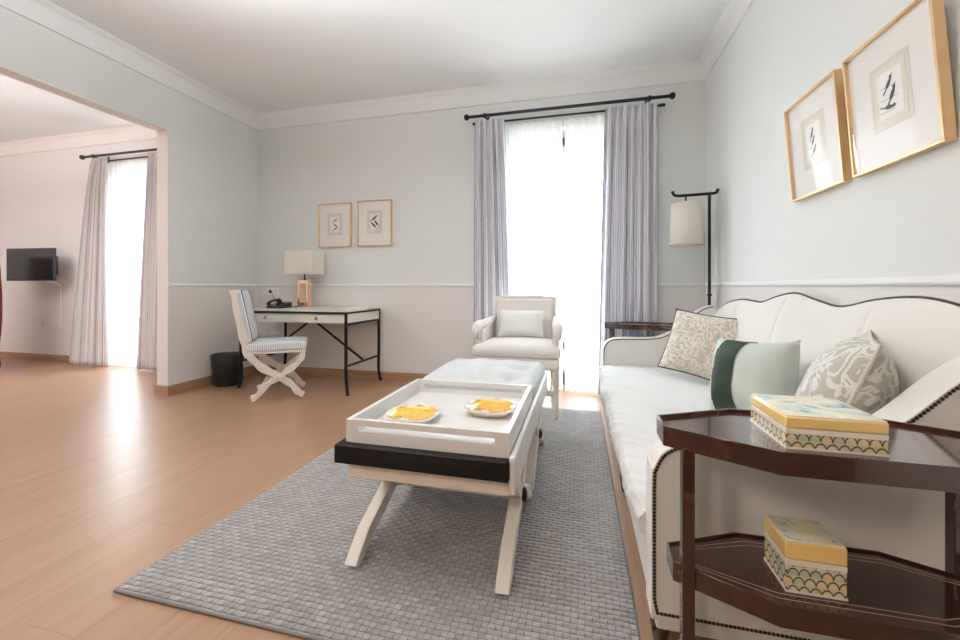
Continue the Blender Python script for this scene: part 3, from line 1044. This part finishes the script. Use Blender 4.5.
def cushion(name, label, loc, rot, w, h, th, mat, pmat, seed, pr=.005):
    t = thing(name, label, 'cushion', loc, [math.radians(a) for a in rot])
    obj('cushion_body', pillow(w, h, th, 24, .06, seed), mat, t, smooth=True)
    obj('piping', tube(pillow_edge(w, h, .06), pr, 8, closed=True), pmat, t, smooth=True)
    return t
cushion('damask_cushion', 'square tan damask cushion with dark piping in the far sofa corner', (.672, 2.715, .40), (-22, 6, -42), .44, .41, .14, m_dam1, m_pipe, 1)
cushion('damask_cushion', 'grey patterned damask cushion at the near sofa end, behind the large painted box', (.675, 1.445, .375), (-20, 0, -118), .45, .46, .20, m_dam2, m_damp, 2)
def green():
    t = thing('velvet_cushion', 'pale green velvet cushion with a dark green band, middle of the sofa', 'cushion', (.672, 1.86, .385), [math.radians(a) for a in (-16, -5, -54)])
    w, h, th = .345, .36, .26
    b = obj('cushion_body', pillow(w, h, th, 30, .11, 6), m_velv, t, smooth=True)
    bm = pillow(w, h, th, 60, .11, 6)
    dele = [f for f in bm.faces if not (-.10 < f.calc_center_median().x < .012 and f.calc_center_median().y < .02)]
    bmesh.ops.delete(bm, geom=dele, context='FACES')
    for v in bm.verts:
        c = Vector((v.co.x, 0, v.co.z))
        v.co.y -= .004
        v.co.z = h / 2 + (v.co.z - h / 2) * 1.012
    g = obj('velvet_band', bm, m_velvd, b, smooth=True, label='dark green velvet band')
green()

# -------------------------------------------------------------- side tables
def side_table():
    cx, cy = .495, .947
    t = thing('side_table', 'two-tier dark mahogany octagonal side table in the foreground beside the sofa arm', 'side table', (cx, cy, 0), group=None)
    hx, hx2, hy, hy2 = .323, .147, .132, .037
    def octo(d=0):
        a, b, c, e = hx - d, hx2 - d * .35, hy - d, hy2 - d * .25
        return [(-a, -e), (-a, e), (-b, c), (b, c), (a, e), (a, -e), (b, -c), (-b, -c)]
    obj('table_top', prism(octo(.003), .622, .650, 'z'), m_mahog, t, bevel=.002)
    def ring(o, i, z0, z1):
        bm = B()
        R = [[bm.verts.new((a, b, z)) for a, b in p] for p, z in ((o, z0), (o, z1), (i, z1), (i, z0))]
        for q in range(4):
            A, C = R[q], R[(q + 1) % 4]
            for k in range(8):
                bm.faces.new((A[k], A[(k + 1) % 8], C[(k + 1) % 8], C[k]))
        return bm
    obj('rim', ring(octo(0), octo(.006), .616, .658), m_mahog, t, bevel=.001)
    sh = obj('shelf', prism(octo(.022), .335, .368, 'z'), m_mahog, t, bevel=.002)
    obj('shelf_rim', ring(octo(.020), octo(.025), .332, .373), m_mahog, t, bevel=.001)
    for d in (.045, .058):
        obj('inlay_line', ring(octo(d), octo(d + .0016), .3678, .3684), m_inlay, sh, label='pale inlay line')
    for x, y in ((-.279, -.047), (-.249, .073), (.249, .073), (.279, -.047)):
        obj('leg', box(x - .012, x + .012, y - .012, y + .012, 0, .6215), m_mahog, t, bevel=.002)
    return t
st = side_table()
copytree(st, (.525, 3.436, 0), 'dark mahogany octagonal side table behind the far sofa arm, before the curtain')

def painted_box(label, cx, cy, z, sx, sy, h, lid, mtop, rz=0):
    t = thing('painted_box', label, 'box', (cx, cy, z), (0, 0, rz))
    a, b = sx / 2, sy / 2
    hl = h - lid
    obj('box_body', box(-a, a, -b, b, .002, hl - .008), m_scal, t, bevel=.0015)
    obj('foot_band', box(-a - .001, a + .001, -b - .001, b + .001, 0, .004), m_cer, t)
    obj('neck_band', box(-a - .0006, a + .0006, -b - .0006, b + .0006, hl - .010, hl), m_cer, t, bevel=.001)
    l = obj('lid', box(-a - .001, a + .001, -b - .001, b + .001, hl + .0005, h - .002), m_yel, t, bevel=.003, label='yellow glazed lid')
    obj('lid_top', box(-a + .001, a - .001, -b + .001, b - .001, h - .0025, h), m_cer, l, bevel=.001, label='white edged lid top')
    obj('lid_painting', box(-a + .005, a - .005, -b + .005, b - .005, h - .001, h + .0004), mtop, l, label='lid panel painted in blue, green and yellow')
painted_box('large square painted ceramic box with yellow lid, on the side table top', .4515, .936, .6502, .157, .157, .062, .024, m_paint1)
painted_box('smaller painted ceramic box with yellow lid, on the lower shelf of the side table', .433, .928, .3686, .098, .092, .098, .036, m_paint2)

# ---------------------------------------------------------------- floor lamp
def floor_lamp():
    px, py = .972, 3.405
    t = thing('floor_lamp', 'slim black floor lamp with a hanging white shade in the right back corner', 'floor lamp', (px, py, 0))
    obj('base', lathe([(.060, 0), (.060, .012), (.05, .018), (.02, .024), (.012, .04)], seg=24), m_iron, t, smooth=True)
    obj('pole', tube([(0, 0, .03), (0, 0, 1.665)], .011, 12), m_iron, t, smooth=True)
    obj('collar', lathe([(.012, .88), (.017, .885), (.017, .895), (.012, .90)], seg=14), m_iron, t, smooth=True)
    arm = catmull([(-.262, 0, 1.70), (-.25, 0, 1.672), (-.215, 0, 1.662), (-.1, 0, 1.664), (0, 0, 1.667), (.03, 0, 1.668), (.05, 0, 1.677), (.058, 0, 1.70)], 5)
    obj('cross_arm', tube(arm, .011, 10), m_iron, t, smooth=True)
    sx = -.165
    h = obj('hanger', tube([(sx, 0, 1.665), (sx, 0, 1.56)], .006, 8), m_iron, t, smooth=True)
    bm = lathe([(.104, 1.60), (.120, 1.275)], sx, 0, 40, cap=False)
    sh = obj('lamp_shade', bm, m_shade, t, smooth=True)
    s = sh.modifiers.new('thick', 'SOLIDIFY'); s.thickness = .003
    sp = tube([(sx - .103, 0, 1.585), (sx + .103, 0, 1.585)], .003, 6)
    tube([(sx, -.103, 1.585), (sx, .103, 1.585)], .003, 6, bm=sp)
    obj('shade_spider', sp, m_iron, sh)
    obj('bulb', lathe([(.012, 1.555), (.014, 1.52), (.03, 1.47), (.028, 1.44), (.01, 1.42)], sx, 0, 14), m_pwhite, t, smooth=True)
floor_lamp()

# ---------------------------------------------------------------------- desk
DX0, DX1, DY0, DY1 = -3.10, -1.965, 3.10, 3.715
def desk():
    cx, cy = (DX0 + DX1) / 2, (DY0 + DY1) / 2
    t = thing('writing_desk', 'cream two-drawer writing desk with black iron frame against the back wall', 'desk', (cx, cy, 0))
    a, b = (DX1 - DX0) / 2, (DY1 - DY0) / 2
    obj('desk_top', box(-a, a, -b, b, .728, .745), m_desktop, t, bevel=.003)
    f = B()
    for y in (-b + .012, b - .012):
        box(-a, a, y - .012, y + .012, .712, .7275, f)
    for x in (-a + .012, a - .012):
        box(x - .012, x + .012, -b + .024, b - .024, .712, .7275, f)
    obj('frame', f, m_iron, t)
    obj('apron', box(-a + .02, a - .02, -b + .025, b - .02, .625, .7115), m_desk, t)
    w = a - .026
    for k, (xa, xb) in enumerate(((-a + .03, -.022), (-.018, a - .03))):
        d = obj('drawer', box(xa, xb, -b + .012, -b + .0245, .630, .709), m_desk, t, bevel=.002)
        xm = (xa + xb) / 2
        r = tube([(xm + .012 * math.cos(q), -b + .006, .668 + .012 * math.sin(q)) for q in [2 * PI * i / 16 for i in range(16)]], .003, 6, closed=True)
        ball((xm, -b + .008, .680), .006, r, 2)
        obj('ring_pull', r, m_iron, d, smooth=True)
    for sx in (-1, 1):
        obj('side_panel', box(sx * (a - .012) - .008, sx * (a - .012) + .008, -b + .026, b - .026, .632, .7115), m_desk, t)
        obj('side_bar', box(sx * (a - .012) - .01, sx * (a - .012) + .01, -b + .02, b - .02, .612, .632), m_iron, t)
        for sy in (-1, 1):
            dy = .018 * sy * (1 if sy > 0 else 1)
            p = catmull([(sx * (a - .012), sy * (b - .012), .712), (sx * (a - .012), sy * (b - .012), .30), (sx * (a - .014), sy * (b - .016), .2), (sx * (a - .01), sy * (b - .02), .1), (sx * (a + .008), sy * (b - .008), .0)], 5)
            bm = B()
            for q, r in zip(p, p[1:]):
                pass
            obj('leg', tube(p, .0145, 8), m_iron, t, smooth=True)
        obj('stretcher', bar((sx * (a - .012), -b + .02, .255), (sx * (a - .012), b - .02, .255), .016), m_iron, t)
        obj('brace', bar((sx * .015, 0, .625), (sx * (a - .02), 0, .262), .016), m_iron, t)
desk()

def desk_lamp():
    t = thing('table_lamp', 'table lamp with rose-gold open rectangular base and cream box shade on the desk', 'table lamp', (-2.735, 3.555, .7452))
    obj('foot', box(-.075, .085, -.055, .055, 0, .012), m_copper, t, bevel=.002)
    f = box(-.062, -.034, -.032, .032, .012, .275)
    box(.034, .062, -.032, .032, .012, .275, f); box(-.034, .034, -.032, .032, .012, .047, f); box(-.034, .034, -.032, .032, .240, .275, f)
    obj('open_frame', f, m_copper, t, bevel=.003)
    obj('neck', lathe([(.012, .275), (.012, .285), (.007, .29), (.007, .36)], seg=12), m_iron, t, smooth=True)
    a, b = .158, .10
    s = B()
    for x0, x1, y0, y1 in ((-a, a, -b, -b + .003), (-a, a, b - .003, b), (-a, -a + .003, -b + .003, b - .003), (a - .003, a, -b + .003, b - .003)):
        box(x0, x1, y0, y1, .335, .572, s)
    sh = obj('lamp_shade', s, m_shade, t)
    obj('shade_fitter', box(-a + .004, a - .004, -.003, .003, .356, .360), m_iron, sh)
    obj('bulb', lathe([(.012, .36), (.014, .39), (.03, .43), (.026, .46), (.008, .48)], seg=14), m_pwhite, t, smooth=True)
desk_lamp()

def phone():
    t = thing('telephone', 'black corded desk telephone beside the rose-gold lamp on the desk', 'telephone', (-2.885, 3.375, .7452), (0, 0, .15))
    obj('phone_body', prism([(-.10, 0), (.10, 0), (.10, .055), (.02, .045), (-.10, .02)], -.075, .075, 'x'), m_plast, t, bevel=.008)
    hs = catmull([(-.055, -.095, .035), (-.055, -.07, .06), (-.055, 0, .072), (-.055, .07, .075), (-.055, .095, .055)], 5)
    obj('handset', tube(hs, [.022, .022, .018, .015, .013, .012, .012, .012, .012, .012, .012, .012, .012, .013, .015, .018, .02, .02, .022, .022, .022], 10), m_plast, t, smooth=True)
    kp = B()
    for i in range(3):
        for j in range(4):
            box(.0 + i * .02, .014 + i * .02, -.06 + j * .02, -.047 + j * .02, .032 + j * .003, .040 + j * .003, kp)
    obj('keypad', kp, m_iron, t)
    c = catmull([(-.02, .10, .02), (-.06, .16, .01), (-.20, .24, .07), (-.30, .33, .165)], 8)
    obj('cord', tube([(x, y, z) for x, y, z in c], .003, 6), m_plast, t, smooth=True)
phone()

def sheet(label, x, y, w, d, rz):
    o = obj('paper_folder', box(-w / 2, w / 2, -d / 2, d / 2, 0, .004), m_paper, loc=(x, y, .7453))
    o.rotation_euler = (0, 0, rz)
    tag(o, label, 'folder')
sheet('white paper folder lying on the desk left of the telephone', -3.035, 3.58, .11, .18, .05)
sheet('thin pale folder lying near the right end of the desk', -2.10, 3.47, .22, .30, 0)

def wall_socket(label, x, y, z, n, grp=None):
    t = thing('wall_socket', label, 'wall socket', (x, y, z), group=grp)
    w = .075 * n
    obj('plate', box(-w / 2, w / 2, -.009, 0, -.04, .04), m_pwhite, t, bevel=.003)
    for k in range(n):
        c = -w / 2 + .0375 + .075 * k
        bm = lathe([(.020, 0), (.020, .003)], seg=16)
        bmesh.ops.rotate(bm, verts=bm.verts[:], cent=(0, 0, 0), matrix=Matrix.Rotation(PI / 2, 3, 'X'))
        bmesh.ops.translate(bm, verts=bm.verts[:], vec=(c, -.009, 0))
        obj('socket_hole', bm, m_plast if 'black plug' in label and k == 0 else m_trim, t)
wall_socket('white wall socket with a black plug above the desk behind the telephone', -3.27, YB, .90, 2)
wall_socket('white double wall socket under the desk, low on the back wall', -3.24, YB, .415, 2)
wall_socket('small white wall socket under the television, left one of two', -6.76, YB2, .475, 1)
wall_socket('long white wall socket strip under the television cable, right of two', -6.47, YB2, .475, 2)

# --------------------------------------------------------------- desk chair
def desk_chair():
    t = thing('desk_chair', 'whitewashed X-legged chair with striped cushions in front of the desk', 'chair', (-2.575, 3.025, 0), (0, 0, math.radians(36)))
    Acv = catmull([(-.335, .925, 0), (-.318, .84, 0), (-.285, .66, 0), (-.25, .50, 0), (-.225, .40, 0), (-.13, .285, 0), (-.03, .215, 0), (.04, .165, 0), (.10, .12, 0), (.15, .05, 0), (.195, .025, 0)], 4)
    Bcv = catmull([(-.205, .025, 0), (-.16, .045, 0), (-.10, .12, 0), (-.03, .17, 0), (.04, .215, 0), (.13, .285, 0), (.175, .345, 0), (.185, .405, 0)], 4)
    for sy in (-1, 1):
        y = sy * .19
        n = len(Acv)
        wA = [.043 + .018 * math.sin(PI * k / (n - 1)) + .008 * math.sin(k * 1.3) for k in range(n)]
        wA[-1] = .046; wA[-2] = .05; wA[-3] = .046
        r = ribbon([(p.x, p.y) for p in Acv], wA, y - .017, y + .017)
        for v in r.verts: v.co.z = max(0, v.co.z)
        obj('leg', r, m_wash, t, bevel=.005, label='curved leg running up into the back post')
        m = len(Bcv)
        wB = [.048 + .01 * math.sin(k * 1.1) for k in range(m)]
        wB[0] = .046; wB[1] = .05
        r = ribbon([(p.x, p.y) for p in Bcv], wB, y - .0165, y + .0165)
        for v in r.verts: v.co.z = max(0, v.co.z)
        obj('leg', r, m_wash, t, bevel=.005)
        k = lathe([(.022, 0), (.022, .004), (.010, .009)], seg=14)
        bmesh.ops.rotate(k, verts=k.verts[:], cent=(0, 0, 0), matrix=Matrix.Rotation(sy * -PI / 2, 3, 'X'))
        bmesh.ops.translate(k, verts=k.verts[:], vec=(0, y + sy * .017, .192))
        obj('boss', k, m_wash, t, smooth=True)
    obj('stretcher', tube([(0, -.175, .192), (0, .175, .192)], .013, 10), m_wash, t, smooth=True)
    obj('back_rail', box(-.338, -.318, -.175, .175, .88, .925), m_wash, t, bevel=.004)
    obj('seat_frame', box(-.225, .205, -.208, .208, .392, .414), m_white, t, bevel=.005)
    s = obj('seat_cushion', softbox(-.235, .215, -.215, .215, .415, .482, .014, .012, 12), m_tickx, t, smooth=True, label='striped seat cushion')
    for z in (.424, .474):
        q = [(-.228, -.208), (.208, -.208), (.208, .208), (-.228, .208)]
        obj('piping', tube([(x, y, z) for x, y in q], .0045, 6, closed=True), m_pipe, s, smooth=True)
    bm = softbox(-.035, .035, -.195, .195, 0, .445, .02, 0, 12)
    for v in bm.verts:
        v.co.x += (.012 if v.co.x > 0 else 0) * (1 - (v.co.y / .2) ** 2) * (1 - ((v.co.z - .22) / .23) ** 2)
    R = Matrix.Translation((-.222, 0, .488)) @ Matrix.Rotation(math.radians(-11), 4, 'Y')
    bmesh.ops.transform(bm, verts=bm.verts[:], matrix=R)
    b = obj('back_cushion', bm, m_tick, t, smooth=True, label='striped back cushion')
    for x in (-.032, .032):
        q = [(x, -.188, .006), (x, .188, .006), (x, .188, .438), (x, -.188, .438)]
        obj('piping', tube([R @ Vector(p) for p in q], .0045, 6, closed=True), m_pipe, b, smooth=True)
desk_chair()

def bin_():
    t = thing('waste_bin', 'round black waste bin with a bag between the desk and left wall', 'waste bin', (-3.335, 3.20, 0))
    bm = lathe([(.112, 0), (.118, .01), (.138, .285), (.132, .287), (.112, .012)], seg=32)
    obj('bin_body', bm, m_plast, t, smooth=True)
    def lin(u, v):
        q = 2 * PI * u
        prof = [(.126, .18), (.130, .285), (.140, .298), (.1425, .288), (.1425, .235)]
        f = v * 4; i = min(int(f), 3); w = f - i
        r = prof[i][0] * (1 - w) + prof[i + 1][0] * w; z = prof[i][1] * (1 - w) + prof[i + 1][1] * w
        k = .004 * noise.noise((math.cos(q) * 5, math.sin(q) * 5, z * 20))
        z += .012 * noise.noise((math.cos(q) * 3, math.sin(q) * 3, 4)) * (v > .9)
        return ((r + k * .3) * math.cos(q), (r + k * .3) * math.sin(q), z)
    obj('bin_liner', grid(lin, 60, 12, close_u=True), plain('bin_bag', (.03, .03, .034), .25, var=.2), t, smooth=True, label='shiny black bag folded over the rim')
bin_()

# ------------------------------------------------------------------ pictures
def bird(bm, cx, cz, ang, L):
    pts = []
    for k in range(18):
        q = 2 * PI * k / 18
        r = .5 * L if abs(math.cos(q)) > .99 else .5 * L
        pts.append((math.cos(q) * L * .42, math.sin(q) * L * .13 * (1 - .35 * math.cos(q))))
    tail = [(-.38 * L, .03 * L), (-.85 * L, .07 * L), (-.85 * L, -.02 * L), (-.38 * L, -.05 * L)]
    head = [(.36 * L + .11 * L * math.cos(2 * PI * k / 10), .07 * L + .11 * L * math.sin(2 * PI * k / 10)) for k in range(10)]
    beak = [(.44 * L, .10 * L), (.60 * L, .06 * L), (.44 * L, .04 * L)]
    c, s = math.cos(ang), math.sin(ang)
    for i, poly in enumerate((pts, tail, head, beak)):
        prism([(cx + a * c - b * s, cz + a * s + b * c) for a, b in poly], -.0016 - i * .0001, -.0008, 'y', bm)
    prism([(cx + a, cz + b) for a, b in ((-L * .9, -.18 * L), (L * .5, -.26 * L), (L * .5, -.27 * L), (-L * .9, -.20 * L))], -.0013, -.0008, 'y', bm)

def picture(label, loc, rot, w, h, birds, grp):
    """local: x width, z up from bottom, front -y"""
    t = thing('framed_print', label, 'picture', loc, rot, grp)
    d, fw = .030, .009
    f = B()
    box(-w / 2, w / 2, -d, 0, 0, fw, f); box(-w / 2, w / 2, -d, 0, h - fw, h, f)
    box(-w / 2, -w / 2 + fw, -d, 0, fw, h - fw, f); box(w / 2 - fw, w / 2, -d, 0, fw, h - fw, f)
    obj('frame', f, m_gold, t, bevel=.0015)
    obj('mount', box(-w / 2 + fw, w / 2 - fw, -.016, -.006, fw, h - fw), m_mat, t)
    iw, ih = w * .44, h * .50
    zc = h * .52
    def sub(nm, a, b, k, mt, lb=None):
        return obj(nm, box(-a / 2, a / 2, -.016 - k, -.0158, zc - b / 2, zc + b / 2), mt, t, label=lb)
    sub('inner_mount', iw, ih, .0008, m_mat2, 'grey-green inner mount')
    pr = sub('print', iw * .80, ih * .84, .0014, m_print, 'cream paper print of birds')
    sub('print_panel', iw * .62, ih * .68, .0018, m_paper)
    bm = B()
    for a, b, q, L in birds:
        bird(bm, a * w, zc + b * h, q, L)
    bmesh.ops.translate(bm, verts=bm.verts[:], vec=(0, -.0172, 0))
    obj('bird_drawing', bm, m_ink, pr, label='dark ink birds')
    obj('glass_pane', box(-w / 2 + fw, w / 2 - fw, -.026, -.0245, fw, h - fw), m_glass, t)
g1 = 'framed bird prints on the right wall'; g2 = 'framed bird prints above the desk'
BR1 = [(.0, .08, .9, .05), (.03, -.01, 1.0, .055), (-.01, -.10, -.2, .05)]
BR2 = [(-.01, .08, 1.1, .046), (.0, 0, 1.0, .043), (.01, -.09, .8, .043)]
BR3 = [(.02, .09, .7, .05), (.02, -.02, 2.4, .05), (.03, -.10, .5, .05)]
BR4 = [(.0, .09, .6, .075), (.05, -.02, 2.2, .07), (-.03, -.06, 2.3, .075)]
lean = math.radians(-4.5)
def right_pic(label, yc, z, w, h, birds):
    # rotate so that front (-y) faces -x ; lean the top outwards
    rx = Matrix.Rotation(-PI / 2, 4, 'Z') @ Matrix.Rotation(math.radians(4.5), 4, 'X')
    picture(label, (XR - .003, yc, z), rx.to_euler(), w, h, birds, g1)
right_pic('large gilt-framed bird print high on the right wall, nearer the camera', 1.615, 1.365, .395, .445, BR1)
right_pic('gilt-framed bird print on the right wall, farther one toward the window', 2.062, 1.365, .395, .445, BR2)
picture('gilt-framed bird print above the desk lamp, left of the pair on the back wall', (-2.497, YB - .001, 1.37), (0, 0, 0), .385, .462, BR3, g2)
picture('gilt-framed bird print on the back wall, right of the pair above the desk', (-2.035, YB - .001, 1.372), (0, 0, 0), .385, .470, BR4, g2)

# ---------------------------------------------------------------- television
def tv():
    t = thing('television', 'small black flat television on the pink bedroom wall beyond the opening', 'television', (-6.515, YB2, 1.225), (0, 0, 0))
    R = Matrix.Translation((0, -.22, 0)) @ Matrix.Rotation(math.radians(5), 4, 'Z')
    def T(bm):
        bmesh.ops.transform(bm, verts=bm.verts[:], matrix=R); return bm
    obj('tv_case', T(box(-.355, .355, -.02, .012, -.20, .20)), m_plast, t, bevel=.006)
    obj('screen', T(box(-.345, .345, -.0215, -.0195, -.185, .19)), m_screen, t)
    b = box(-.06, .06, -.010, 0, -.12, .12)
    bar((0, -.01, 0), (.05, -.12, 0), .03, .05, b); bar((.05, -.11, 0), (0, -.195, 0), .03, .05, b)
    obj('wall_bracket', b, m_iron, t)
    c = catmull([(.10, -.19, -.18), (.11, -.03, -.24), (.12, -.006, -.32), (.12, -.006, -.71)], 6)
    obj('cable', tube(c, .005, 6), m_pwhite, t, smooth=True, label='thin white cable down the wall')
tv()

def red_panel():
    t = thing('headboard', 'dark red upholstered headboard edge at the far left of the bedroom', 'headboard', (-6.635, 3.02, 0))
    pts = [(-.35, 0.0), (.30, 0), (.33, .25), (.375, .55), (.38, .80), (.36, 1.05), (.33, 1.22), (.2, 1.32), (-.35, 1.34)]
    cv = [tuple(p)[:2] for p in catmull([(a, b, 0) for a, b in pts], 5)]
    obj('padded_panel', prism(cv, -.045, .045, 'y'), m_red, t, bevel=.02, seg=3, angle=60)
    obj('foot_rail', box(-.35, .28, -.05, .05, .0, .05), m_mahog, t)
red_panel()

# ------------------------------------------------------------ light & camera
def area(name, loc, rot, sx, sy, power, col, portal=False):
    l = bpy.data.lights.new(name, 'AREA')
    l.shape = 'RECTANGLE'; l.size = sx; l.size_y = sy; l.energy = power; l.color = col
    o = bpy.data.objects.new(name, l); COL.objects.link(o)
    o.location = loc; o.rotation_euler = rot
    if portal:
        l.cycles.is_portal = True
    return o
# daylight enters through the two window openings
area('window_daylight', ((W1[0] + W1[1]) / 2, YB + .25, 1.22), (-PI / 2, 0, 0), 1.24, 2.4, 1, (1, 1, 1), True)
area('bedroom_daylight', ((W2[0] + W2[1]) / 2, YB2 + .25, 1.22), (-PI / 2, 0, 0), 1.18, 2.4, 1, (1, 1, 1), True)
# upward fill added out of view in both rooms; warm lamp behind the camera
area('ceiling_bounce_fill', (-1.3, 1.15, 2.4), (PI, 0, 0), 1.8, .9, 75, (.97, .985, 1.0))
area('warm_room_lamp', (-.75, -.45, 1.55), (math.radians(65), 0, math.radians(-28)), .3, .3, 12, (1.0, .82, .66))
area('bedroom_bounce_fill', (-5.8, .5, 2.2), (PI, 0, 0), 2.0, 1.2, 190, (1.0, .975, .975))  # added fill, bounced off the bedroom ceiling

w = bpy.data.worlds.new('World'); S.world = w
w.use_nodes = True
nt = w.node_tree
bg = nt.nodes['Background']
tc = nt.nodes.new('ShaderNodeTexCoord'); sp = nt.nodes.new('ShaderNodeSeparateXYZ')
nt.links.new(tc.outputs['Generated'], sp.inputs[0])
rp = nt.nodes.new('ShaderNodeValToRGB')
rp.color_ramp.elements[0].position = .35; rp.color_ramp.elements[0].color = (.52, .54, .52, 1)
rp.color_ramp.elements[1].position = .56; rp.color_ramp.elements[1].color = (.80, .91, 1.0, 1)
ma = nt.nodes.new('ShaderNodeMath'); ma.operation = 'MULTIPLY_ADD'; ma.inputs[1].default_value = .5; ma.inputs[2].default_value = .5
nt.links.new(sp.outputs[2], ma.inputs[0]); nt.links.new(ma.outputs[0], rp.inputs[0])
nt.links.new(rp.outputs[0], bg.inputs[0])
bg.inputs[1].default_value = 31.0

cam = bpy.data.cameras.new('Camera'); co = bpy.data.objects.new('Camera', cam); COL.objects.link(co)
cam.sensor_width = 36; cam.lens = 400 / 960 * 36
cam.shift_y = -33 / 960
cam.clip_start = .02
co.location = (0, 0, .95)
co.rotation_euler = (PI / 2, 0, math.atan(99 / 400))
S.camera = co
S.view_settings.view_transform = 'Standard'
S.view_settings.look = 'None'
S.view_settings.gamma = 1
S.view_settings.exposure = 0.08
S.view_settings.use_curve_mapping = False
S.cycles.use_denoising = True
S.cycles.max_bounces = 10
S.cycles.diffuse_bounces = 6
S.cycles.transparent_max_bounces = 16
S.cycles.sample_clamp_indirect = 6
